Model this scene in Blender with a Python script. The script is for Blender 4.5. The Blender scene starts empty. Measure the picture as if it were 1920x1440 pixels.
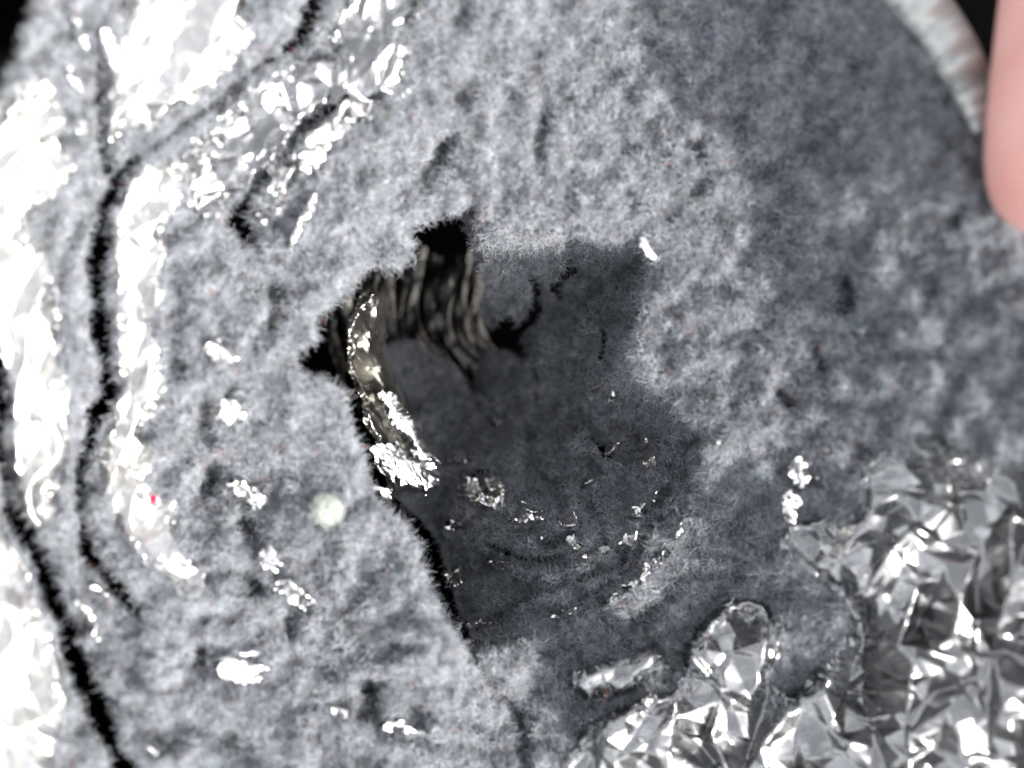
import bpy, math
import numpy as np
from mathutils import Matrix, Vector

# ------------------------------------------------------------------ camera, sky, sun, exposure
MM = 0.001
U = 0.0625            # millimetres covered by one photo pixel on the plane z = 0
D = 110.0             # camera height over that plane, mm
sc = bpy.context.scene
cam_d = bpy.data.cameras.new("camera")
cam = bpy.data.objects.new("camera", cam_d)
sc.collection.objects.link(cam)
cam.location = (0, 0, D * MM)
cam.rotation_euler = (0, 0, 0)
cam_d.sensor_width = 36.0
cam_d.lens = 36.0 * D / (1920 * U)
cam_d.clip_start = 0.002
cam_d.clip_end = 50.0
cam_d.dof.use_dof = True
cam_d.dof.focus_distance = (D + 13.0) * MM
cam_d.dof.aperture_fstop = 9.5
sc.camera = cam

SUN = Vector((0.70, -0.42, 0.58)).normalized()
world = bpy.data.worlds.new("World")
sc.world = world
world.use_nodes = True
wn = world.node_tree
wn.nodes.clear()
sky = wn.nodes.new("ShaderNodeTexSky")
sky.sky_type = 'NISHITA'
sky.sun_disc = False
sky.sun_elevation = math.asin(SUN.z)
sky.sun_rotation = math.atan2(SUN.x, SUN.y)
sky.air_density = 0.8
sky.dust_density = 3.0
hs = wn.nodes.new("ShaderNodeHueSaturation")
hs.inputs["Saturation"].default_value = 0.2
bg = wn.nodes.new("ShaderNodeBackground")
bg.inputs[1].default_value = 0.15
wo = wn.nodes.new("ShaderNodeOutputWorld")
wn.links.new(sky.outputs[0], hs.inputs["Color"])
wn.links.new(hs.outputs[0], bg.inputs[0])
wn.links.new(bg.outputs[0], wo.inputs[0])

sun_d = bpy.data.lights.new("sun", 'SUN')
sun_d.energy = 2.0
sun_d.angle = math.radians(0.6)
sun_d.color = (1.0, 0.965, 0.92)
sun = bpy.data.objects.new("sun", sun_d)
sc.collection.objects.link(sun)
sun.rotation_euler = SUN.to_track_quat('Z', 'Y').to_euler()
sun.location = (0.3, -0.2, 0.4)

sc.view_settings.view_transform = 'Standard'
sc.view_settings.look = 'None'
sc.view_settings.exposure = 2.12
sc.view_settings.gamma = 1.0
sc.view_settings.use_curve_mapping = False
sc.cycles.use_denoising = True
sc.cycles.max_bounces = 8
sc.cycles.caustics_reflective = False
sc.cycles.sample_clamp_indirect = 6.0
sc.cycles_curves.shape = 'THICK'
sc.cycles_curves.subdivisions = 2

# ------------------------------------------------------------------ numeric helpers
rng = np.random.default_rng(7)
TAB = rng.random((256, 256))


def vnoise(x, y, s=0):
    x = x + 17.3 * s + 1000.0
    y = y + 31.7 * s + 1000.0
    i = np.floor(x).astype(int)
    j = np.floor(y).astype(int)
    fx = x - i
    fy = y - j
    fx = fx * fx * (3 - 2 * fx)
    fy = fy * fy * (3 - 2 * fy)
    g = lambda a, b: TAB[(a + 53 * s) & 255, (b + 91 * s) & 255]
    return ((g(i, j) * (1 - fx) + g(i + 1, j) * fx) * (1 - fy)
            + (g(i, j + 1) * (1 - fx) + g(i + 1, j + 1) * fx) * fy) * 2 - 1


def fbm(x, y, s=0, n=3):
    r = 0
    a = 1.0
    for k in range(n):
        r = r + a * vnoise(x * 2 ** k, y * 2 ** k, s + 7 * k)
        a *= 0.5
    return r


def facets(x, y, s=0):
    """random heights on a jittered lattice, exactly planar inside each triangle: creased sheet"""
    x = np.asarray(x, float)
    y = np.asarray(y, float)
    x, y = np.broadcast_arrays(x, y)
    an = 0.7 + 1.3 * s
    ca, sa = math.cos(an), math.sin(an)
    a = x * ca - y * sa + 500.0
    b = x * sa + y * ca + 500.0
    i0 = np.floor(a).astype(int)
    j0 = np.floor(b).astype(int)
    T = lambda p, q, k: TAB[(p + 29 * s + 83 * k) & 255, (q + 71 * s + 37 * k) & 255]

    def pt(i, j):
        return i + 0.5 + (T(i, j, 1) - 0.5) * 0.85, j + 0.5 + (T(i, j, 2) - 0.5) * 0.85, T(i, j, 3) * 2 - 1

    out = np.zeros(a.shape)
    done = np.zeros(a.shape, bool)
    for di in (-1, 0, -2, 1):
        for dj in (-1, 0, -2, 1):
            i = i0 + di
            j = j0 + dj
            c00, c10, c01, c11 = pt(i, j), pt(i + 1, j), pt(i, j + 1), pt(i + 1, j + 1)
            for p, q, r in ((c00, c10, c11), (c00, c11, c01)):
                d = (q[1] - r[1]) * (p[0] - r[0]) + (r[0] - q[0]) * (p[1] - r[1])
                d = np.where(np.abs(d) < 1e-6, 1e-6, d)
                w0 = ((q[1] - r[1]) * (a - r[0]) + (r[0] - q[0]) * (b - r[1])) / d
                w1 = ((r[1] - p[1]) * (a - r[0]) + (p[0] - r[0]) * (b - r[1])) / d
                w2 = 1 - w0 - w1
                hit = (w0 >= -1e-6) & (w1 >= -1e-6) & (w2 >= -1e-6) & ~done
                out = np.where(hit, w0 * p[2] + w1 * q[2] + w2 * r[2], out)
                done |= hit
    return out


def sdpoly(u, v, poly):
    """signed distance, negative inside"""
    p = np.asarray(poly, float)
    q = np.roll(p, -1, axis=0)
    d = np.full(u.shape, 1e18)
    ins = np.zeros(u.shape, bool)
    for (ax, ay), (bx, by) in zip(p, q):
        ex, ey = bx - ax, by - ay
        L = ex * ex + ey * ey + 1e-9
        t = np.clip(((u - ax) * ex + (v - ay) * ey) / L, 0, 1)
        d = np.minimum(d, (u - ax - t * ex) ** 2 + (v - ay - t * ey) ** 2)
        c = (ay > v) != (by > v)
        if abs(ey) > 1e-9:
            ins ^= c & (u < ex * (v - ay) / ey + ax)
    d = np.sqrt(d)
    return np.where(ins, -d, d)


def dpath(u, v, path):
    """distance to a polyline whose points carry a half width; negative inside"""
    d = np.full(u.shape, 1e18)
    for (ax, ay, aw), (bx, by, bw) in zip(path[:-1], path[1:]):
        ex, ey = bx - ax, by - ay
        t = np.clip(((u - ax) * ex + (v - ay) * ey) / (ex * ex + ey * ey + 1e-9), 0, 1)
        d = np.minimum(d, np.hypot(u - ax - t * ex, v - ay - t * ey) - (aw + t * (bw - aw)))
    return d


def sstep(a, b, x):
    t = np.clip((x - a) / (b - a), 0, 1)
    return t * t * (3 - 2 * t)


def place(u, v, z):
    """plan coordinate of a point seen at (u, v) and lying at height z (mm) -> metres"""
    k = (D - z) / D * U
    return np.stack([(u - 960) * k * MM, (720 - v) * k * MM, z * MM], -1)


# ------------------------------------------------------------------ materials
def newmat(name):
    m = bpy.data.materials.new(name)
    m.use_nodes = True
    m.node_tree.nodes.clear()
    return m, m.node_tree.nodes, m.node_tree.links


def ramp(n, stops, interp='LINEAR'):
    r = n.new("ShaderNodeValToRGB")
    r.color_ramp.interpolation = interp
    e = r.color_ramp.elements
    while len(e) > 1:
        e.remove(e[-1])
    e[0].position = stops[0][0]
    e[0].color = (*stops[0][1], 1)
    for p, c in stops[1:]:
        k = e.new(p)
        k.color = (*c, 1)
    return r


def mat_felt():
    m, n, l = newmat("grey_felt")
    tc = n.new("ShaderNodeTexCoord")
    no = n.new("ShaderNodeTexNoise")
    no.inputs["Scale"].default_value = 900
    no.inputs["Detail"].default_value = 6
    no.inputs["Roughness"].default_value = 0.75
    l.new(tc.outputs["Object"], no.inputs["Vector"])
    r = ramp(n, [(0.3, (0.03, 0.0305, 0.033)), (0.5, (0.095, 0.097, 0.104)), (0.7, (0.21, 0.214, 0.224))])
    l.new(no.outputs["Fac"], r.inputs[0])
    b = n.new("ShaderNodeBump")
    b.inputs["Strength"].default_value = 1.0
    b.inputs["Distance"].default_value = 0.0006
    l.new(no.outputs["Fac"], b.inputs["Height"])
    p = n.new("ShaderNodeBsdfPrincipled")
    p.inputs["Roughness"].default_value = 1.0
    p.inputs["Specular IOR Level"].default_value = 0.05
    l.new(r.outputs[0], p.inputs["Base Color"])
    l.new(b.outputs[0], p.inputs["Normal"])
    o = n.new("ShaderNodeOutputMaterial")
    l.new(p.outputs[0], o.inputs[0])
    return m


def mat_fibre():
    m, n, l = newmat("felt_fibre")
    hi = n.new("ShaderNodeHairInfo")
    r = ramp(n, [(0.0, (0.20, 0.202, 0.21)), (0.12, (0.33, 0.335, 0.345)), (0.28, (0.42, 0.425, 0.44)),
                 (0.50, (0.50, 0.51, 0.53)), (0.76, (0.60, 0.61, 0.625)), (0.93, (0.74, 0.75, 0.76)),
                 (0.972, (0.25, 0.30, 0.42)), (0.984, (0.24, 0.44, 0.45)), (0.990, (0.55, 0.16, 0.15)),
                 (0.996, (0.55, 0.45, 0.30))], 'CONSTANT')
    l.new(hi.outputs["Random"], r.inputs[0])
    d = n.new("ShaderNodeBsdfDiffuse")
    t = n.new("ShaderNodeBsdfTranslucent")
    g = n.new("ShaderNodeBsdfGlossy")
    g.inputs["Roughness"].default_value = 0.35
    g.inputs["Color"].default_value = (0.6, 0.6, 0.6, 1)
    tc = n.new("ShaderNodeTexCoord")
    no = n.new("ShaderNodeTexNoise")
    no.inputs["Scale"].default_value = 620
    no.inputs["Detail"].default_value = 3
    no.inputs["Roughness"].default_value = 0.65
    l.new(tc.outputs["Object"], no.inputs["Vector"])
    tone = ramp(n, [(0.30, (0.38, 0.39, 0.41)), (0.5, (0.75, 0.768, 0.80)), (0.70, (1.09, 1.11, 1.14))])
    l.new(no.outputs["Fac"], tone.inputs[0])
    mu = n.new("ShaderNodeMix")
    mu.data_type = 'RGBA'
    mu.blend_type = 'MULTIPLY'
    mu.inputs[0].default_value = 1.0
    l.new(r.outputs[0], mu.inputs[6])
    l.new(tone.outputs[0], mu.inputs[7])
    l.new(mu.outputs[2], d.inputs[0])
    l.new(mu.outputs[2], t.inputs[0])
    mx = n.new("ShaderNodeMixShader")
    mx.inputs[0].default_value = 0.3
    l.new(d.outputs[0], mx.inputs[1])
    l.new(t.outputs[0], mx.inputs[2])
    m2 = n.new("ShaderNodeMixShader")
    m2.inputs[0].default_value = 0.02
    l.new(mx.outputs[0], m2.inputs[1])
    l.new(g.outputs[0], m2.inputs[2])
    o = n.new("ShaderNodeOutputMaterial")
    l.new(m2.outputs[0], o.inputs[0])
    return m


def mat_foil(name, col, rough, bump, scale=420):
    m, n, l = newmat(name)
    tc = n.new("ShaderNodeTexCoord")
    no = n.new("ShaderNodeTexNoise")
    no.inputs["Scale"].default_value = scale
    no.inputs["Detail"].default_value = 4
    l.new(tc.outputs["Object"], no.inputs["Vector"])
    vo = n.new("ShaderNodeTexVoronoi")
    vo.inputs["Scale"].default_value = scale * 1.5
    vo.feature = 'DISTANCE_TO_EDGE'
    l.new(tc.outputs["Object"], vo.inputs["Vector"])
    ad = n.new("ShaderNodeMath")
    ad.operation = 'ADD'
    l.new(no.outputs["Fac"], ad.inputs[0])
    l.new(vo.outputs["Distance"], ad.inputs[1])
    b = n.new("ShaderNodeBump")
    b.inputs["Strength"].default_value = bump
    b.inputs["Distance"].default_value = 0.0005
    l.new(ad.outputs[0], b.inputs["Height"])
    mr = n.new("ShaderNodeMapRange")
    mr.inputs["To Min"].default_value = rough * 0.7
    mr.inputs["To Max"].default_value = rough * 1.4
    l.new(no.outputs["Fac"], mr.inputs["Value"])
    p = n.new("ShaderNodeBsdfPrincipled")
    p.inputs["Metallic"].default_value = 1.0
    p.inputs["Base Color"].default_value = (*col, 1)
    l.new(mr.outputs[0], p.inputs["Roughness"])
    l.new(b.outputs[0], p.inputs["Normal"])
    o = n.new("ShaderNodeOutputMaterial")
    l.new(p.outputs[0], o.inputs[0])
    return m


def mat_skin():
    m, n, l = newmat("skin")
    tc = n.new("ShaderNodeTexCoord")
    no = n.new("ShaderNodeTexNoise")
    no.inputs["Scale"].default_value = 90
    no.inputs["Detail"].default_value = 5
    l.new(tc.outputs["Object"], no.inputs["Vector"])
    r = ramp(n, [(0.3, (0.64, 0.31, 0.27)), (0.7, (0.75, 0.43, 0.375))])
    l.new(no.outputs["Fac"], r.inputs[0])
    p = n.new("ShaderNodeBsdfPrincipled")
    p.inputs["Roughness"].default_value = 0.5
    p.inputs["Subsurface Weight"].default_value = 0.5
    p.inputs["Subsurface Radius"].default_value = (1.0, 0.35, 0.2)
    p.inputs["Subsurface Scale"].default_value = 0.002
    l.new(r.outputs[0], p.inputs["Base Color"])
    o = n.new("ShaderNodeOutputMaterial")
    l.new(p.outputs[0], o.inputs[0])
    return m


def mat_plain(name, col, rough, var=0.3, scale=60):
    m, n, l = newmat(name)
    tc = n.new("ShaderNodeTexCoord")
    no = n.new("ShaderNodeTexNoise")
    no.inputs["Scale"].default_value = scale
    no.inputs["Detail"].default_value = 5
    l.new(tc.outputs["Object"], no.inputs["Vector"])
    r = ramp(n, [(0.3, tuple(c * (1 - var) for c in col)), (0.7, tuple(c * (1 + var) for c in col))])
    l.new(no.outputs["Fac"], r.inputs[0])
    p = n.new("ShaderNodeBsdfPrincipled")
    p.inputs["Roughness"].default_value = rough
    p.inputs["Specular IOR Level"].default_value = 0.5 if rough < 0.8 else 0.02
    l.new(r.outputs[0], p.inputs["Base Color"])
    o = n.new("ShaderNodeOutputMaterial")
    l.new(p.outputs[0], o.inputs[0])
    return m


FELT = mat_felt()
FIBRE = mat_fibre()
FOIL = mat_foil("silver_foil", (0.62, 0.606, 0.58), 0.31, 0.05, 1400)
FOIL_S = mat_foil("shred_foil", (0.90, 0.89, 0.87), 0.20, 0.04, 1800)
FOIL_C = mat_foil("crumpled_foil", (0.25, 0.25, 0.248), 0.20, 0.02, 2600)
FOIL_SHADED = mat_foil("shade_toned_foil", (0.06, 0.057, 0.052), 0.24, 0.1)  # pleat foil: shade deep in the hole is put into this near-black base colour
FOIL_IN = mat_foil("inner_foil", (0.50, 0.485, 0.45), 0.28, 0.12)
SKIN = mat_skin()
FILM = mat_foil("satin_film", (0.40, 0.405, 0.385), 0.30, 0.02)
for nd in FILM.node_tree.nodes:
    if nd.type == 'BSDF_PRINCIPLED':
        nd.inputs["Metallic"].default_value = 0.3
NAIL = mat_plain("nail", (0.72, 0.45, 0.40), 0.25, 0.05)
GROUND = mat_plain("dark_ground", (0.003, 0.003, 0.003), 0.9)
PALE = mat_plain("pale_lint", (0.34, 0.36, 0.325), 1.0, 0.12, 900)
RED = mat_plain("red_lint", (0.5, 0.03, 0.08), 0.9, 0.2, 900)


# ------------------------------------------------------------------ object helpers
C = sc.collection


def link(name, data, mat=None, parent=None, smooth=True):
    o = bpy.data.objects.new(name, data)
    C.objects.link(o)
    if mat is not None:
        data.materials.append(mat)
    if smooth and hasattr(data, "polygons"):
        data.polygons.foreach_set("use_smooth", [True] * len(data.polygons))
    if parent is not None:
        o.parent = parent
        off = Vector(parent.location)      # meshes lie at the origin, only Empties are offset
        o.matrix_parent_inverse = Matrix.Translation(-off)
    return o


def tag(o, label, cat, group=None):
    o["label"] = label
    o["category"] = cat
    if group:
        o["group"] = group
    return o


def empty(name, loc, label, cat, group=None):
    o = bpy.data.objects.new(name, None)
    C.objects.link(o)
    o.location = loc
    o.empty_display_size = 0.01
    return tag(o, label, cat, group)


def grid_mesh(name, P, keep):
    """P (h, w, 3); keep marks vertices that stay"""
    h, w = P.shape[:2]
    idx = np.arange(h * w).reshape(h, w)
    q = np.stack([idx[:-1, :-1], idx[1:, :-1], idx[1:, 1:], idx[:-1, 1:]], -1).reshape(-1, 4)
    kq = (keep[:-1, :-1] & keep[1:, :-1] & keep[1:, 1:] & keep[:-1, 1:]).reshape(-1)
    q = q[kq]
    used = np.unique(q)
    re = np.full(h * w, -1)
    re[used] = np.arange(len(used))
    q = re[q]
    me = bpy.data.meshes.new(name)
    me.from_pydata(P.reshape(-1, 3)[used].tolist(), [], q.tolist())
    me.update()
    return me


def fibres(name, roots, nrm, lean, length, rad, parent, mat=None, npt=5, curl=0.5, seed=0):
    """roots, nrm, lean: (n,3); length, rad: (n,) in metres -> one Curves object"""
    r = np.random.default_rng(100 + seed)
    n = len(roots)
    rd = r.normal(size=(n, 3))
    rd -= nrm * np.sum(rd * nrm, 1, keepdims=True)
    rd /= np.linalg.norm(rd, axis=1, keepdims=True) + 1e-9
    up = r.uniform(0.15, 0.9, (n, 1))
    d = nrm * up + rd * (1.15 - up) + lean
    d /= np.linalg.norm(d, axis=1, keepdims=True) + 1e-9
    bend = r.normal(size=(n, 3)) * curl
    bend -= nrm * 0.25 * curl
    pts = np.zeros((n, npt, 3))
    p = roots.copy() - nrm * (rad[:, None] * 1.5)
    step = length[:, None] / (npt - 1)
    pts[:, 0] = p
    for k in range(1, npt):
        d = d + bend * (0.9 if k > 1 else 0.4) + r.normal(size=(n, 3)) * 0.18 * curl
        d /= np.linalg.norm(d, axis=1, keepdims=True) + 1e-9
        p = p + d * step
        pts[:, k] = p
    cu = bpy.data.hair_curves.new(name)
    cu.add_curves([npt] * n)
    cu.attributes["position"].data.foreach_set("vector", pts.astype(np.float32).ravel())
    ra = cu.attributes.get("radius") or cu.attributes.new("radius", 'FLOAT', 'POINT')
    tap = np.linspace(1.0, 0.45, npt)[None, :] * rad[:, None]
    ra.data.foreach_set("value", tap.astype(np.float32).ravel())
    o = link(name, cu, mat or FIBRE, parent)
    if parent is not None:
        o["kind"] = "stuff"
    return o


def normals(P):
    du = np.gradient(P, axis=1)
    dv = np.gradient(P, axis=0)
    nn = np.cross(dv, du)
    nn /= np.linalg.norm(nn, axis=-1, keepdims=True) + 1e-12
    nn *= np.where(nn[..., 2:3] < 0, -1, 1)
    return nn


def bil(A, fi, fj):
    i = np.clip(np.floor(fi).astype(int), 0, A.shape[0] - 2)
    j = np.clip(np.floor(fj).astype(int), 0, A.shape[1] - 2)
    a = (fi - i)
    b = (fj - j)
    if A.ndim == 3:
        a = a[:, None]
        b = b[:, None]
    return (A[i, j] * (1 - a) * (1 - b) + A[i + 1, j] * a * (1 - b)
            + A[i, j + 1] * (1 - a) * b + A[i + 1, j + 1] * a * b)


# ------------------------------------------------------------------ plan of the torn sheet
HOLE = [(889, 366), (898, 405), (925, 420), (960, 428), (1010, 420), (1060, 434), (1120, 446), (1170, 446), (1212, 460),
        (1224, 485), (1216, 520), (1198, 560), (1206, 600), (1186, 650), (1190, 700), (1222, 720), (1262, 738),
        (1290, 790), (1328, 802), (1332, 850), (1318, 905), (1298, 965), (1262, 1030), (1205, 1095), (1140, 1145),
        (1050, 1190), (960, 1215), (885, 1232), (840, 1170), (805, 1110), (792, 1045), (752, 985), (692, 935),
        (682, 865), (655, 805), (650, 740), (612, 716), (528, 690), (590, 632), (588, 600), (635, 565), (655, 530),
        (700, 497), (745, 505), (772, 472), (764, 432), (810, 404), (850, 402), (878, 375)]
CRACKS = [
    [(610, -30, 10), (585, 30, 20), (560, 75, 16), (520, 105, 3)],
    [(520, 105, 2), (470, 135, 5), (420, 180, 9), (392, 205, 12), (330, 246, 6), (255, 300, 7), (215, 348, 11), (198, 385, 15),
     (184, 450, 18), (180, 540, 18), (188, 620, 18), (199, 690, 18), (203, 735, 15)],
    [(203, 735, 12), (178, 780, 13), (166, 830, 14), (152, 890, 8), (152, 960, 9), (160, 1020, 10), (185, 1070, 12),
     (222, 1100, 15), (250, 1130, 14), (268, 1162, 8)],
    [(-30, 640, 14), (2, 760, 14), (4, 850, 15), (16, 950, 16), (58, 1018, 17), (94, 1100, 21), (128, 1190, 22),
     (160, 1280, 22), (198, 1360, 23), (250, 1470, 26), (300, 1560, 20)],
    [(40, -120, 45), (12, 0, 52), (-6, 90, 46), (-45, 210, 24), (-80, 330, 10)],
    [(186, 90, 3), (188, 180, 6), (190, 270, 8), (205, 330, 8)],
    [(650, 180, 2), (600, 220, 4), (555, 255, 6), (505, 322, 8), (458, 378, 10), (438, 412, 13), (462, 440, 15), (476, 456, 6)],
]
PITS = [
    [(515, 560, 8), (508, 600, 9), (500, 615, 5)],
    [(845, 262, 8), (828, 290, 10), (800, 318, 4)],
    [(1018, 170, 5), (1016, 230, 7), (1012, 300, 3)],
    [(455, 975, 9), (478, 1000, 6)], [(468, 1075, 10), (482, 1105, 10)], [(535, 1165, 8), (550, 1190, 9)],
    [(395, 760, 9), (388, 790, 9)], [(400, 880, 10), (396, 910, 12)], [(368, 1222, 10), (380, 1245, 12)],
    [(690, 1290, 14), (700, 1340, 18), (675, 1345, 10)],
    [(885, 1232, 12), (905, 1262, 9), (945, 1310, 10), (975, 1345, 9), (985, 1440, 6)],
    [(1582, 520, 5), (1590, 570, 12), (1578, 582, 8)], [(1530, 660, 10), (1545, 690, 9)], [(1460, 740, 7), (1478, 758, 8)],
]
EDGE_TR = [(1640, -500), (1680, -60), (1745, 20), (1800, 100), (1832, 180), (1850, 260), (1905, 400), (2010, 560), (2500, 700), (2600, -500)]


FOILS = [
    ("foil_sheet", [(-330, 190), (20, 170), (60, 140), (95, 150), (122, 230), (136, 330), (70, 395), (45, 425), (92, 470), (105, 560), (112, 640),
                    (122, 720), (124, 800), (124, 870), (100, 935), (112, 985), (66, 992), (36, 945), (22, 860), (14, 740), (-40, 600), (-330, 600)],
     "dazzling silver foil strip between the two long dark cracks", 0.5, 1),
    ("foil_sheet", [(-330, 830), (-20, 950), (0, 990), (36, 1060), (70, 1130), (104, 1215), (126, 1290), (118, 1380), (110, 1440), (70, 1650), (-330, 1650)],
     "white glaring foil sheet in the lower corner beyond the diagonal crack", 0.45, 2),
    ("foil_sheet", [(222, 395), (245, 325), (330, 300), (348, 380), (312, 430), (300, 520), (312, 560), (280, 600), (300, 650), (305, 760), (262, 800),
                    (292, 850), (272, 900), (330, 955), (335, 1030), (385, 1070), (398, 1120), (345, 1112), (285, 1060), (232, 1010), (205, 960),
                    (192, 880), (205, 805), (222, 745), (226, 640), (217, 540), (212, 450)],
     "bright tattered foil strip running between vertical crack and grey felt", 0.75, 3),
    ("foil_sheet", [(236, -80), (500, -80), (452, 30), (484, 70), (425, 130), (345, 190), (262, 235), (205, 262), (204, 130), (240, 60)],
     "shining foil piece above the slanting upper arm of the crack", 1.3, 4),
    ("foil_sheet", [(305, 318), (400, 235), (470, 160), (560, 112), (640, 92), (705, 120), (640, 180), (560, 240), (490, 318), (452, 365), (385, 420),
                    (345, 392), (350, 335)],
     "crinkled foil piece just below the slanting arm of the crack", 1.5, 5),
    ("foil_sheet", [(630, 40), (690, -60), (820, -60), (800, 15), (765, 70), (758, 180), (722, 226), (640, 250), (575, 300), (540, 360), (505, 420), (470, 405), (520, 330), (600, 230)],
     "narrow creased foil strip along the felt's upper left margin, beside the short dark crease", 1.5, 6),
    ("foil_sheet", [(1440, 1010), (1500, 985), (1605, 962), (1622, 880), (1650, 838), (1760, 822), (1830, 862), (2300, 830), (2300, 1800), (1080, 1800),
                    (1050, 1440), (1110, 1352), (1200, 1315), (1272, 1292), (1290, 1205), (1362, 1122), (1440, 1135), (1462, 1200), (1450, 1290), (1480, 1310), (1535, 1268),
                    (1592, 1200), (1572, 1110), (1500, 1060)],
     "large crumpled silver foil sheet filling the lower right corner", 4.8, 7),
    ("foil_sheet", [(1058, 1275), (1130, 1240), (1232, 1212), (1254, 1250), (1190, 1292), (1100, 1304)],
     "small bright foil scrap lying in felt under the hole", 1.8, 9),
]


def outer_z(u, v, rough=1.0):
    """height of the outer felt sheet in mm: low round the hole, rising outwards like a funnel"""
    du = u - 940.0
    dv = v - 800.0
    a = np.degrees(np.arctan2(-dv, du)) % 360
    ks = [0, 35, 70, 100, 135, 165, 190, 225, 265, 285, 305, 330, 360]
    R = np.interp(a, ks, [400, 390, 400, 400, 430, 540, 560, 480, 480, 460, 480, 460, 400])
    S = np.interp(a, ks, [0.42, 0.38, 0.22, 0.22, 0.34, 0.46, 0.47, 0.32, 0.12, 0.14, 0.18, 0.23, 0.42])
    rho = np.hypot(du, dv) - R
    w = 90.0
    soft = w * np.log1p(np.exp(np.clip(rho / w, -20, 20)))
    z = S * soft * U
    # the right side stays level beside the hole and steepens towards the held rim
    z = z * (1 - 0.75 * sstep(900, 1250, u) * (1 - sstep(1380, 1750, u)))
    rid = rho / 82.0 + 0.9 * fbm(u / 170, v / 170, 6, 2)
    z = z + rough * 0.8 * (np.abs((rid % 1.0) - 0.5) * 4 - 1) * sstep(120, 150, a) * (1 - sstep(265, 300, a)) * sstep(-120, -20, rho)
    # lip of the left and top of the hole swells a little
    z = z + 1.2 * fbm(u / 260, v / 260, 5, 1) + rough * (0.5 * vnoise(u / 130, v / 130, 12) + 1.0 * fbm(u / 95, v / 95, 9, 3))
    return z


ST = 5.0
us = np.arange(-420, 2341, ST)
vs = np.arange(-400, 1841, ST)
UU, VV = np.meshgrid(us, vs)
wob = 7 * fbm(UU / 40, VV / 40, 21, 3) + 4 * vnoise(UU / 9, VV / 9, 22)
sd_hole = sdpoly(UU, VV, HOLE) + wob * 0.8
sd_crack = np.full(UU.shape, 1e9)
for c in CRACKS:
    sd_crack = np.minimum(sd_crack, dpath(UU, VV, c))
sd_crack = sd_crack + wob * 0.6 + 7 * fbm(UU / 70, VV / 70, 23, 2)
sd_pit = np.full(UU.shape, 1e9)
for c in PITS:
    sd_pit = np.minimum(sd_pit, dpath(UU, VV, c))
sd_pit = sd_pit + wob * 0.7
sd_edge = sdpoly(UU, VV, EDGE_TR) + wob * 0.5
ZA = outer_z(UU, VV)
tuft = 1.25 * fbm(UU / 44, VV / 44, 31, 3) + 0.65 * np.abs(vnoise(UU / 16, VV / 16, 33)) + 0.3 * vnoise(UU / 8, VV / 8, 34)
ZA = ZA + tuft
ang = np.degrees(np.arctan2(800.0 - VV, UU - 940.0)) % 360
ZA = ZA + 2.8 * np.exp(-(np.clip(sd_hole, 0, 900) / 135.0) ** 2) * sstep(125, 165, ang) * (1 - sstep(255, 290, ang))


def curl(sd, w, drop):
    t = np.clip(1 - sd / w, 0, 1)
    return drop * (1 - np.sqrt(np.clip(1 - t * t, 0, 1)))


blend_low = sstep(820, 1060, UU) * sstep(760, 960, VV)   # lower right: sheet runs down into the hole
lip = curl(sd_hole, 42, 3.6) * (1 - blend_low) + blend_low * 7.5 * (1 - sstep(-20, 320, sd_hole))
ZA = ZA - lip - curl(sd_crack, 16, 3.5) - 3.4 * sstep(18, -9, sd_pit) - curl(sd_edge, 40, 4.0)
# the felt is pressed down under the crumpled foil
for nm, poly, lab, amp, seed in FOILS:
    ZA = ZA - 1.35 * amp * sstep(0, 40, -sdpoly(UU, VV, poly))
# outside the picture the sheet turns down to the ground it lies on
GZ = -70.0
mar = np.minimum.reduce([UU + 420, 2340 - UU, VV + 400, 1840 - VV])
ZA = np.where(mar < 130, GZ + 1.0 + (ZA - GZ - 1.0) * np.sqrt(np.clip(1 - (1 - mar / 130.0) ** 2, 0, 1)), ZA)
keepA = (sd_hole > 0) & (sd_crack > 0) & (sd_edge > 0)
PA = place(UU, VV, ZA)
NA = normals(PA)

ground_me = bpy.data.meshes.new("ground")
s = 1.2
ground_me.from_pydata([(-s, -s, GZ * MM), (s, -s, GZ * MM), (s, s, GZ * MM), (-s, s, GZ * MM)], [], [(0, 1, 2, 3)])
ground = link("ground", ground_me, GROUND)
ground["kind"] = "structure"

blanket = empty("felt_blanket", (0, 0, GZ * MM), "thick fluffy grey felt sheet with a ragged dark hole torn through it", "felt sheet")
felt = link("felt_layer", grid_mesh("felt_layer", PA, keepA), FELT, blanket)

# ------------------------------------------------------------------ foil sheets bonded over the outer felt
sd_foil = np.full(UU.shape, 1e9)
ZF = ZA.copy()


def foil_height(u, v, amp, seed):
    if seed in (1, 2, 3, 4, 5, 6):
        return amp * (0.7 * facets(u / 110, v / 110, seed) + 0.45 * facets(u / 46, v / 46, seed + 11) + 0.13 * facets(u / 21, v / 21, seed + 17))
    return amp * (0.50 * facets(u / 125, v / 125, seed) + 0.40 * facets(u / 62, v / 62, seed + 11)
                  + 0.16 * facets(u / 31, v / 31, seed + 17))


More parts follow.
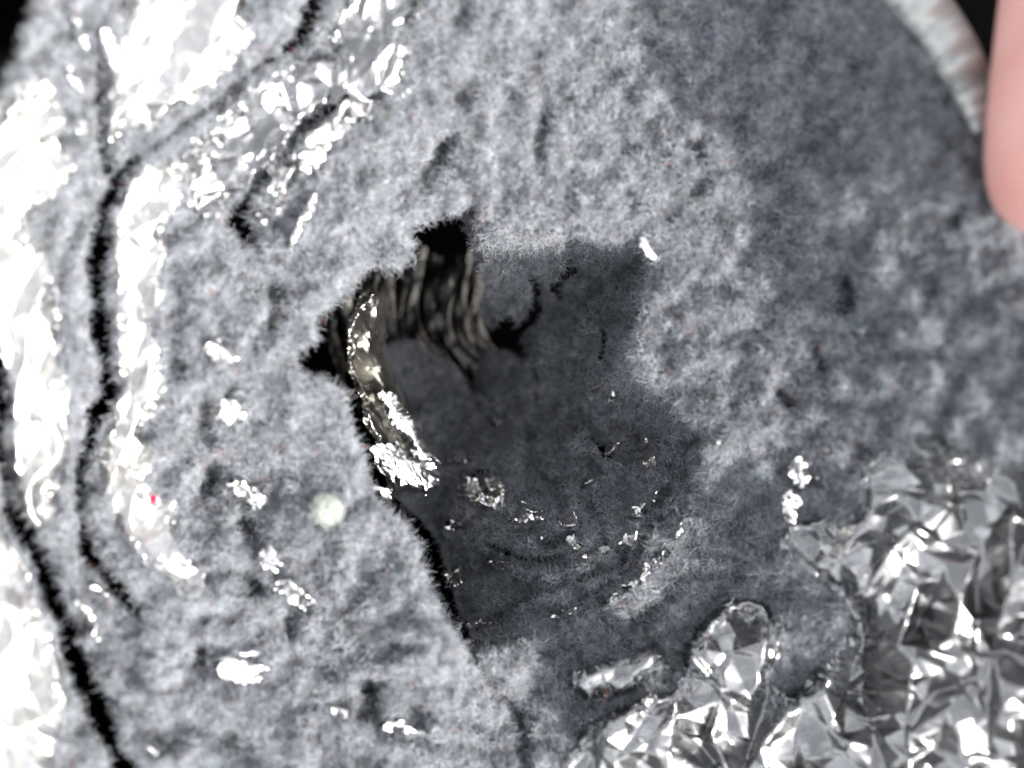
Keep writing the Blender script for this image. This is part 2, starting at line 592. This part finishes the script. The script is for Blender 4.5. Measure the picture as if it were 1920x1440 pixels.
for nm, poly, lab, amp, seed in FOILS:
    pp = np.array(poly)
    x0, y0 = pp.min(0) - 20
    x1, y1 = pp.max(0) + 20
    st = 2.5 if (x1 - x0) * (y1 - y0) < 4e5 else 3.5
    gu, gv = np.meshgrid(np.arange(x0, x1, st), np.arange(y0, y1, st))
    sd = sdpoly(gu, gv, poly) + 9 * fbm(gu / 34, gv / 34, seed + 40, 4) - 4
    fi = (gv - vs[0]) / ST
    fj = (gu - us[0]) / ST
    zb = bil(ZA, fi.ravel(), fj.ravel()).reshape(gu.shape)
    h = foil_height(gu, gv, amp, seed)
    z = outer_z(gu, gv, 0.0 if seed > 6 else 0.6) + 0.7 + h * sstep(-10, 30, -sd)
    m2 = np.minimum.reduce([gu + 420, 2340 - gu, gv + 400, 1840 - gv])
    z = np.where(m2 < 140, zb + 0.5, z)
    edge = np.clip(-sd / 18, 0, 1)
    z = np.maximum(z * edge + (zb + 0.3) * (1 - edge), zb + 0.12)
    P = place(gu, gv, z)
    skf = bil(sd_crack, fi.ravel(), fj.ravel()).reshape(gu.shape)
    me = grid_mesh(nm, P, (sd < 0) & (skf > 3))
    o = link(nm, me, FOIL_C if seed > 4 else FOIL)
    tag(o, lab, "foil", "foil sheets over the felt")
    sdu = sdpoly(UU, VV, poly)
    sd_foil = np.minimum(sd_foil, sdu)
    zf = outer_z(UU, VV, 0.0 if seed > 6 else 0.6) + 0.7 + foil_height(UU, VV, amp, seed) * sstep(-10, 30, -sdu)
    ZF = np.where(sdu < -6, np.maximum(zf, ZF + 0.15), ZF)

# ------------------------------------------------------------------ fibres of the outer felt
N = 760000
ru = rng.uniform(-120, 2040, N)
rv = rng.uniform(-120, 1560, N)
fi = (rv - vs[0]) / ST
fj = (ru - us[0]) / ST
sh = bil(sd_hole, fi, fj)
sk = bil(sd_crack, fi, fj)
sf = bil(sd_foil, fi, fj)
se = bil(sd_edge, fi, fj)
ok = (sh > 1) & (sk > 1) & (se > 3)
ok &= (bil(sd_pit, fi, fj) > -2) | (rng.random(N) < 0.3)
ok &= (sf > -7) | (rng.random(N) < np.where(ru < 900, 0.16, 0.42) * np.exp(np.clip(sf, -400, 0) / 22))
ru, rv, fi, fj, sh = ru[ok], rv[ok], fi[ok], fj[ok], sh[ok]
PF = place(UU, VV, ZF)
sfk = bil(sd_foil, fi, fj)[:, None]
roots = np.where(sfk < -7, bil(PF, fi, fj), bil(PA, fi, fj))
nn = bil(NA, fi, fj)
gr = np.stack([-np.gradient(sd_hole, axis=1), np.gradient(sd_hole, axis=0), 0 * sd_hole], -1) / ST
lean = bil(gr, fi, fj) * np.exp(-np.clip(sh, 0, 500) / 22)[:, None] * 0.45
# slow swirl so that fibres comb in patches
th = 3.0 * fbm(ru / 160, rv / 160, 61, 2)
lean = lean + np.stack([np.cos(th), np.sin(th), 0 * th], -1) * 0.45
ln = rng.uniform(0.5, 1.6, len(ru)) * MM * (1 + 0.4 * np.exp(-np.clip(sh, 0, 500) / 18))
rd = rng.uniform(0.014, 0.033, len(ru)) * MM
fibres("fibre_pile", roots, nn, lean, ln, rd, felt, seed=1)

# ------------------------------------------------------------------ inner felt layer down in the hole
INNER_HOLE = [(700, 380), (800, 380), (872, 408), (882, 445), (893, 490), (904, 521), (913, 556), (898, 568), (908, 590), (917, 607), (927, 616), (944, 590),
              (957, 588), (973, 610), (986, 586), (998, 557), (993, 532), (1000, 527), (1006, 540), (1008, 575), (998, 605), (986, 630), (986, 668),
              (974, 698), (958, 678), (944, 700), (922, 735), (902, 744), (882, 738), (866, 705), (848, 682), (826, 668), (786, 645), (745, 640),
              (716, 652), (700, 690), (690, 720), (650, 735), (560, 700), (540, 600), (620, 480)]
IST = 3.5
iu = np.arange(520, 1420, IST)
iv = np.arange(330, 1330, IST)
IU, IV = np.meshgrid(iu, iv)
sdo = sdpoly(IU, IV, HOLE)
swob = 5 * fbm(IU / 30, IV / 30, 71, 3) + 3 * vnoise(IU / 7, IV / 7, 72)
sdi = sdpoly(IU, IV, INNER_HOLE) + swob * 0.7


def inner_z(u, v):
    dep = np.clip(-sdpoly(u, v, HOLE), -80, 500)
    low = sstep(820, 1060, u) * sstep(760, 960, v)
    # steep at the torn lips, a long ramp on the lower side
    z_st = -9.0 - 13.0 * (1 - sstep(740, 960, u)) - 8.0 * sstep(0, 50, dep) - 14.0 * sstep(10, 260, dep)
    z_lo = -7.6 - 6.5 * sstep(-60, 260, dep) - 22.0 * sstep(140, 430, dep)
    # terraces: torn rings one inside the other, a steep riser and a flat tread each
    rid = dep / 62.0 + 0.9 * fbm(u / 120, v / 120, 85, 2)
    fr = rid % 1.0
    z_lo = z_lo + 4.6 * (fr - sstep(0.0, 0.28, fr)) * sstep(0, 50, dep)
    z_st = z_st + 3.2 * (fr - sstep(0.0, 0.28, fr)) * sstep(30, 90, dep) * sstep(930, 1050, u)
    z = z_st * (1 - low) + z_lo * low
    z = z - 11.0 * np.exp(-(((u - 880) / 150) ** 2 + ((v - 640) / 150) ** 2))
    z = z + 2.2 * fbm(u / 130, v / 130, 81, 3) + 1.5 * fbm(u / 50, v / 50, 83, 2)
    # a ledge step across the middle
    ledge = dpath(u, v, [(905, 820, 0), (950, 775, 0), (1010, 765, 0), (1080, 795, 0), (1140, 850, 0)])
    below = v - np.interp(u, [880, 905, 950, 1010, 1080, 1140, 1180], [840, 815, 776, 766, 792, 848, 880])
    z = z + 1.8 * sstep(-6, 10, below) * np.exp(-np.clip(below, 0, 400) / 90) * np.exp(-np.clip(ledge - 10, 0, 500) / 60)
    return z


ZI = inner_z(IU, IV) + 1.3 * fbm(IU / 28, IV / 28, 91, 3) + 0.3 * np.abs(vnoise(IU / 9, IV / 9, 92))
# torn flap hanging from above, proud of the wall beside it
FLAP = [(872, 400), (1060, 430), (1066, 500), (1050, 520), (1020, 522), (1000, 527), (998, 557), (973, 612), (925, 618), (896, 566), (880, 450)]
sfl = sdpoly(IU, IV, FLAP) + swob
ZI = ZI + 6.5 * sstep(3, -12, sfl)
ZI = ZI - curl(sdi, 22, 3.0)
PI = place(IU, IV, ZI)
NI = normals(PI)
inner_crk = np.minimum.reduce([dpath(IU, IV, [(1076, 505, 7), (1056, 518, 10), (1040, 540, 10), (1050, 556, 5)]),
                       dpath(IU, IV, [(1000, 522, 9), (1008, 545, 9), (1006, 580, 14), (985, 612, 12)]),
                       dpath(IU, IV, [(1070, 800, 1), (1110, 825, 3), (1135, 848, 6), (1143, 860, 3)]),
                       dpath(IU, IV, [(1120, 600, 1), (1135, 630, 4), (1128, 668, 3), (1110, 690, 1)]), dpath(IU, IV, [(905, 1010, 1), (960, 1040, 4), (1010, 1050, 4), (1060, 1040, 1)]),
                       dpath(IU, IV, [(1000, 690, 1), (1012, 720, 3), (1008, 750, 1)]), dpath(IU, IV, [(870, 905, 1), (895, 885, 3), (930, 880, 1)]),
                       dpath(IU, IV, [(925, 800, 3), (935, 785, 4), (960, 770, 2)]),
                       dpath(IU, IV, [(620, 560, 40), (625, 680, 34), (655, 740, 24), (672, 800, 20), (698, 850, 18), (712, 920, 13), (752, 962, 14), (806, 1012, 15), (822, 1080, 17), (845, 1140, 12), (882, 1205, 6)])]) + swob * 0.5
keepI = (sdi > 0) & (sdo < 95) & (inner_crk > 0)
inner = empty("inner_felt", tuple(place(np.array(1000.), np.array(800.), np.array(-34.))), "dark grey inner felt layer lining the bottom of the torn hole", "felt sheet")
ifelt = link("felt_layer", grid_mesh("inner_felt_layer", PI, keepI), FELT, inner)

N = 260000
ru = rng.uniform(540, 1400, N)
rv = rng.uniform(350, 1300, N)
fi = (rv - iv[0]) / IST
fj = (ru - iu[0]) / IST
ok = (bil(sdi, fi, fj) > 1) & (bil(sdo, fi, fj) < 40) & (bil(inner_crk, fi, fj) > 1)
bare = 1 - np.exp(-(((ru - 690) / 60) ** 2 + ((rv - 800) / 130) ** 2)) * 0.85
ok &= rng.random(N) < bare
ru, rv, fi, fj = ru[ok], rv[ok], fi[ok], fj[ok]
gr = np.stack([-np.gradient(sdi, axis=1), np.gradient(sdi, axis=0), 0 * sdi], -1) / IST
shi = bil(sdi, fi, fj)
lean = bil(gr, fi, fj) * np.exp(-np.clip(shi, 0, 500) / 14)[:, None] * 0.9
fibres("fibre_pile", bil(PI, fi, fj), bil(NI, fi, fj), lean, rng.uniform(0.5, 1.6, len(ru)) * MM,
       rng.uniform(0.015, 0.034, len(ru)) * MM, ifelt, seed=2, curl=0.55)

# ------------------------------------------------------------------ pleated foil deep behind the inner felt
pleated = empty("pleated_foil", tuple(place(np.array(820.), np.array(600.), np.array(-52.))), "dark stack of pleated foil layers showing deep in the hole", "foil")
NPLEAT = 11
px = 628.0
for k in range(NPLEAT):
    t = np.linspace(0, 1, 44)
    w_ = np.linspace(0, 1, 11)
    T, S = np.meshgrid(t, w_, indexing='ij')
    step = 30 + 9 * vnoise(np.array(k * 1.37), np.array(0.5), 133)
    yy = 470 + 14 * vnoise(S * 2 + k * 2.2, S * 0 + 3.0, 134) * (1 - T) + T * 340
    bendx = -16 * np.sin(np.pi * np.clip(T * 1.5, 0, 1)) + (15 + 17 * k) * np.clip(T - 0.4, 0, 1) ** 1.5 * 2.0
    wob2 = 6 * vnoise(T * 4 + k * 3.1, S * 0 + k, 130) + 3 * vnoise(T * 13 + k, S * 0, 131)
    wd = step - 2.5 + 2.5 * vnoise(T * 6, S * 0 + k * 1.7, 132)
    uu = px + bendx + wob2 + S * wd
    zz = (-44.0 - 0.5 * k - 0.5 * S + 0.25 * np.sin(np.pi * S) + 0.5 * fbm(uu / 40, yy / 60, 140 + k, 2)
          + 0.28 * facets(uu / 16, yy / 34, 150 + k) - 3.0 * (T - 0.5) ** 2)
    link("pleat", grid_mesh("pleat", place(uu, yy, zz), np.ones(T.shape, bool)), FOIL_SHADED, pleated)
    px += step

# a deeper tuft of felt that shows between the pleats
tu, tv = np.meshgrid(np.arange(880, 1010, 4.0), np.arange(640, 780, 4.0))
rr = np.hypot((tu - 938) / 48, (tv - 722) / 66)
tz = -42.0 - 7.0 * rr ** 2 + 0.5 * fbm(tu / 20, tv / 20, 151, 2)
tP = place(tu, tv, tz)
tuft_o = link("felt_tuft", grid_mesh("felt_tuft", tP, rr < 1.0), FELT, inner)
N = 9000
ru = rng.uniform(885, 1000, N)
rv = rng.uniform(645, 775, N)
fi = (rv - 640) / 4.0
fj = (ru - 880) / 4.0
ok = bil(rr, fi, fj) < 0.97
fi, fj = fi[ok], fj[ok]
fibres("fibre_pile", bil(tP, fi, fj), bil(normals(tP), fi, fj), np.zeros((len(fi), 3)), rng.uniform(0.5, 1.4, len(fi)) * MM,
       rng.uniform(0.012, 0.026, len(fi)) * MM, tuft_o, seed=5)

# ------------------------------------------------------------------ shreds of foil caught in the felt
IN_SHREDS = [(766, 806, 140, 34, 58, -20), (762, 872, 110, 62, 48, -21), (716, 925, 36, 20, 20, -9), (862, 857, 44, 18, 0, None),
             (905, 926, 80, 38, 20, None), (985, 972, 64, 16, -5, None), (1070, 975, 46, 24, -10, None), (1075, 1016, 30, 22, 30, None),
             (1186, 955, 52, 24, -20, None), (1186, 1012, 64, 24, -35, None), (1195, 1084, 84, 28, -45, None), (1150, 1126, 52, 22, -30, None),
             (850, 985, 32, 18, 10, None), (855, 1080, 30, 42, 80, None), (895, 1170, 64, 20, 15, None), (1150, 830, 46, 18, -52, None),
             (1214, 856, 48, 30, -60, None), (1145, 746, 14, 18, 0, None), (1246, 1044, 44, 16, -55, None), (1282, 990, 44, 16, -60, None),
             (1216, 464, 44, 18, 48, -1.0), (1100, 905, 26, 12, -20, None), (930, 905, 40, 20, 10, None), (1120, 1040, 50, 16, -30, None), (1030, 1010, 34, 14, 0, None), (1235, 930, 40, 16, -55, None), (940, 1060, 44, 14, 8, None), (1215, 1120, 60, 18, -40, None), (1060, 1150, 44, 14, -15, None), (990, 940, 30, 14, 5, None), (1010, 955, 40, 10, -5, None)]
OUT_SHREDS = [(415, 665, 64, 48, 40), (425, 768, 80, 48, 20), (465, 925, 84, 38, 40), (506, 1050, 54, 44, 50), (560, 1116, 94, 46, 20),
              (455, 1256, 104, 50, 5), (765, 1366, 122, 26, 3), (645, 1336, 62, 22, 20), (1505, 885, 58, 56, 80), (1488, 950, 66, 44, 80),
              (571, 415, 130, 20, -65), (620, 240, 112, 40, -20), (592, 290, 72, 42, -60), (150, 60, 70, 20, 70), (205, 95, 84, 26, 75),
              (265, 220, 70, 40, 60), (140, 150, 60, 16, 60), (152, 235, 56, 28, 60), (1333, 832, 16, 40, 75), (510, 320, 84, 18, 100), (165, 1160, 120, 22, 62),
              (190, 1110, 40, 22, 10), (285, 1405, 44, 18, 20), (470, 1225, 40, 12, -5), (1090, 1270, 60, 28, -50), (1010, 760, 1, 1, 0)]
OUT_SHREDS = OUT_SHREDS[:-1]
sb = Vector(SUN)


def shred(u, v, L, W, ang, z0, parent, seed):
    r = np.random.default_rng(500 + seed)
    nx = max(9, int(L / 1.8))
    ny = max(8, int(W / 1.8))
    a, b = np.meshgrid(np.linspace(-0.5, 0.5, nx), np.linspace(-0.5, 0.5, ny))
    ca, sa = math.cos(math.radians(ang)), math.sin(math.radians(ang))
    lu, lv = a * L, b * W
    wav = 0.12 * W * vnoise(a * 4 + seed, b * 0 + seed, 160)
    gu = u + lu * ca - (lv + wav) * sa
    gv = v + lu * sa + (lv + wav) * ca
    outline = np.hypot(a * 2, b * 2 * (1 + 0.35 * vnoise(a * 5 + seed, b * 5, 161))) + 0.30 * vnoise(a * 7 + seed * 3, b * 7, 162)
    zb = z0(gu, gv)
    h = W * U * (0.16 * facets(gu / (W * 0.9), gv / (W * 0.9), seed) + 0.09 * facets(gu / (W * 0.4 + 4), gv / (W * 0.4 + 4), seed + 5)
                 + 0.03 * facets(gu / 6, gv / 6, seed + 8))
    # raised so the sheet stands out of the fluff, turned a little towards the open side
    tilt = W * U * 0.22 * (b * 2) * r.uniform(-1, 1)
    dome = W * U * 0.22 * np.clip(1 - (a * 2) ** 2 * 0.5 - (b * 2) ** 2, -0.4, 1)
    z = zb + 1.15 + h + tilt + dome - 0.30 * U * (gu - u)
    me = grid_mesh("foil_shred", place(gu, gv, z), outline < 0.98)
    if len(me.polygons) < 3:
        me = grid_mesh("foil_shred", place(gu, gv, z), outline < 1.6)
    return link("foil_shred", me, FOIL_S, parent)


def z_on_outer(gu, gv):
    return bil(ZA, ((gv - vs[0]) / ST).ravel(), ((gu - us[0]) / ST).ravel()).reshape(gu.shape)


def z_on_inner(gu, gv):
    return bil(ZI, ((gv - iv[0]) / IST).ravel(), ((gu - iu[0]) / IST).ravel()).reshape(gu.shape)


for k, (u, v, L, W, a, z) in enumerate(IN_SHREDS):
    f = z_on_inner if z is None else (lambda gu, gv, z=z: z + 0.10 * U * (u - gu) + 0 * gv)
    shred(u, v, L * 1.25, W * 1.3, a, f, inner, k)
for k, (u, v, L, W, a) in enumerate(OUT_SHREDS):
    shred(u, v, L, W, a, z_on_outer, blanket, 60 + k)

# wrinkled foil lining that hangs down inside the left lip
WALL = [(672, 565), (700, 530), (722, 560), (728, 620), (724, 655), (742, 700), (770, 760), (806, 820), (828, 885), (800, 915), (740, 925), (716, 870),
        (690, 805), (668, 740), (650, 680), (655, 610)]
wu, wv = np.meshgrid(np.arange(590, 850, 2.0), np.arange(490, 950, 2.0))
wsd = sdpoly(wu, wv, WALL) + 5 * fbm(wu / 24, wv / 24, 201, 3)
lipu = np.interp(wv, [490, 560, 690, 735, 805, 865, 935], [690, 630, 590, 640, 652, 680, 690])
run = np.clip(wu - lipu, -40, 200)
al = (wu * 0.93 - wv * 0.36)
ac = (wu * 0.36 + wv * 0.93)
wz = (-12.0 - 0.16 * run - 9 * sstep(560, 480, wv) + 1.8 * facets(al / 30, ac / 95, 203) + 1.5 * facets(al / 15, ac / 46, 207)
      + 0.25 * facets(wu / 9, wv / 12, 209) - 3.0 * sstep(-14, 0, wsd))
link("foil_lining", grid_mesh("foil_lining", place(wu, wv, wz), wsd < 0), FOIL_IN, pleated)

# ------------------------------------------------------------------ rolled shiny edge at the upper right
path = np.array([(1600, -170), (1662, -80), (1712, -18), (1752, 38), (1788, 92), (1816, 150), (1834, 205), (1845, 245)], float)
tt = np.linspace(0, len(path) - 1, 60)
pu = np.interp(tt, np.arange(len(path)), path[:, 0])
pv = np.interp(tt, np.arange(len(path)), path[:, 1])
du_, dv_ = np.gradient(pu), np.gradient(pv)
ll = np.hypot(du_, dv_)
nu, nv = -dv_ / ll, du_ / ll
phi = np.linspace(0, 2 * math.pi, 17)
rad = 50 * np.interp(tt, [0, 2, 5, 7], [1.1, 1.05, 0.85, 0.45])
zc = z_on_outer((pu - 50)[None, :], (pv + 40)[None, :])[0] + 0.8
RU = pu[:, None] - nu[:, None] * rad[:, None] * (np.cos(phi)[None, :]) + 4 * vnoise(tt[:, None] * 0.8, phi[None, :] * 0.4, 171)
RV = pv[:, None] - nv[:, None] * rad[:, None] * (np.cos(phi)[None, :])
RZ = zc[:, None] + rad[:, None] * U * np.sin(phi)[None, :] * 0.8 + 0.10 * facets(tt[:, None] * 0.4, phi[None, :] * 0.5, 172)
roll = link("rolled_foil_edge", grid_mesh("rolled_foil_edge", place(RU, RV, RZ), np.ones(RU.shape, bool)), FILM)
tag(roll, "pale shiny rolled foil edge beside the fingertip", "foil edge")

# ------------------------------------------------------------------ lint
def ball_fibres(name, u, v, z, ru_, n, mat, lab, seed, squash=0.45, length=0.7):
    r = np.random.default_rng(900 + seed)
    c = place(np.array(float(u)), np.array(float(v)), np.array(float(z)))
    d = r.normal(size=(n, 3))
    d /= np.linalg.norm(d, axis=1, keepdims=True)
    R = ru_ * U * MM
    k = r.random((n, 1)) ** 0.4
    sc3 = np.array([1, 1, squash])
    p = c + d * k * R * sc3
    # soft core mesh so that the lint has a body
    th = np.linspace(0, 2 * math.pi, 24)
    ph = np.linspace(0.02, math.pi - 0.02, 12)
    TH, PH = np.meshgrid(th, ph)
    q = 0.86 * R * (1 + 0.08 * vnoise(TH * 2, PH * 2, 180 + seed))
    P = np.stack([c[0] + q * np.sin(PH) * np.cos(TH), c[1] + q * np.sin(PH) * np.sin(TH), c[2] + squash * q * np.cos(PH)], -1)
    o = link(name, grid_mesh(name, P, np.ones(TH.shape, bool)), mat)
    tag(o, lab, "lint")
    fibres("fuzz", p, d, np.zeros((n, 3)), r.uniform(0.4, 1.0, n) * length * MM, r.uniform(0.014, 0.03, n) * MM, o, mat=mat, seed=seed)
    return o


zl = float(z_on_outer(np.array([[615.]]), np.array([[955.]]))[0, 0])
ball_fibres("lint_tuft", 615, 955, zl + 0.7, 31, 2600, PALE, "round pale cream lint tuft resting on felt by the left lip", 20)
zl = float(z_on_outer(np.array([[287.]]), np.array([[936.]]))[0, 0])
ball_fibres("lint_speck", 287, 936, zl + 1.6, 7, 160, RED, "tiny crimson lint speck on the tattered foil strip", 21, 0.7, 0.5)


# ------------------------------------------------------------------ the hand that holds the rim
def hand():
    P = lambda u, v, z: Vector(place(np.array(float(u)), np.array(float(v)), np.array(float(z))))
    tip = P(2036, 345, 23)
    V = [("wrist", (tip.x * 1000 + 84, tip.y * 1000 + 100, -18), 26), ("palm", (tip.x * 1000 + 64, tip.y * 1000 + 66, -10), 24),
         ("thumb0", (tip.x * 1000 + 24, tip.y * 1000 + 50, 8), 13.0), ("thumb1", (tip.x * 1000 + 4, tip.y * 1000 + 26, 20), 9.6),
         ("thumb2", (tip.x * 1000 + 0.6, tip.y * 1000 + 10, 23.5), 9.2), ("thumb3", (tip.x * 1000, tip.y * 1000, 23), 9.6), ("thumb4", (tip.x * 1000 + 1.0, tip.y * 1000 - 5.0, 21.5), 6.2)]
    vs_ = [Vector(a[1]) for a in V]
    rs = [a[2] for a in V]
    es = [(0, 1), (1, 2), (2, 3), (3, 4), (4, 5), (5, 6)]
    base = vs_[1]
    for k, (ox, oy, ln, r0) in enumerate([(26, 12, 34, 8.6), (32, -6, 38, 8.8), (30, -22, 35, 8.4), (24, -36, 27, 7.6)]):
        a = base + Vector((ox, oy, -6))
        b = a + Vector((2, -ln * 0.7, -8))
        c = b + Vector((-12, -ln * 0.35, -14))
        d = c + Vector((-14, -ln * 0.05, -6))
        i = len(vs_)
        vs_ += [a, b, c, d]
        rs += [r0 * 1.15, r0, r0 * 0.92, r0 * 0.78]
        es += [(1, i), (i, i + 1), (i + 1, i + 2), (i + 2, i + 3)]
    me = bpy.data.meshes.new("person")
    me.from_pydata([tuple(v * 0.001) for v in vs_], es, [])
    o = link("person", me, SKIN, smooth=False)
    md = o.modifiers.new("skin", 'SKIN')
    for k, sv in enumerate(me.skin_vertices[0].data):
        sv.radius = (rs[k] * 0.001, rs[k] * 0.001)
        sv.use_root = (k == 1)
    md.use_smooth_shade = True
    sb_ = o.modifiers.new("sub", 'SUBSURF')
    sb_.levels = 3
    sb_.render_levels = 3
    dg = bpy.context.evaluated_depsgraph_get()
    m2 = bpy.data.meshes.new_from_object(o.evaluated_get(dg))
    o.modifiers.clear()
    o.data = m2
    if not m2.materials:
        m2.materials.append(SKIN)
    tag(o, "bare hand with its blurred pink fingertip over the rim", "person")
    # nail on the far side of the thumb
    c = Vector(vs_[5]) * 0.001
    a, b = np.meshgrid(np.linspace(-1, 1, 13), np.linspace(-1, 1, 13))
    ang = a * 0.75
    R = 0.0090
    X = c.x + R * np.cos(ang) * 1.0
    Z = c.z + R * np.sin(ang) * 0.95
    Y = c.y + 0.001 + b * 0.0065
    X = X - 0.0012 * np.clip(-b, 0, 1) ** 2
    link("fingernail", grid_mesh("fingernail", np.stack([X, Y, Z], -1), (np.abs(a) ** 4 + np.abs(b) ** 4) < 1.25), NAIL, o)
    return o


hand()
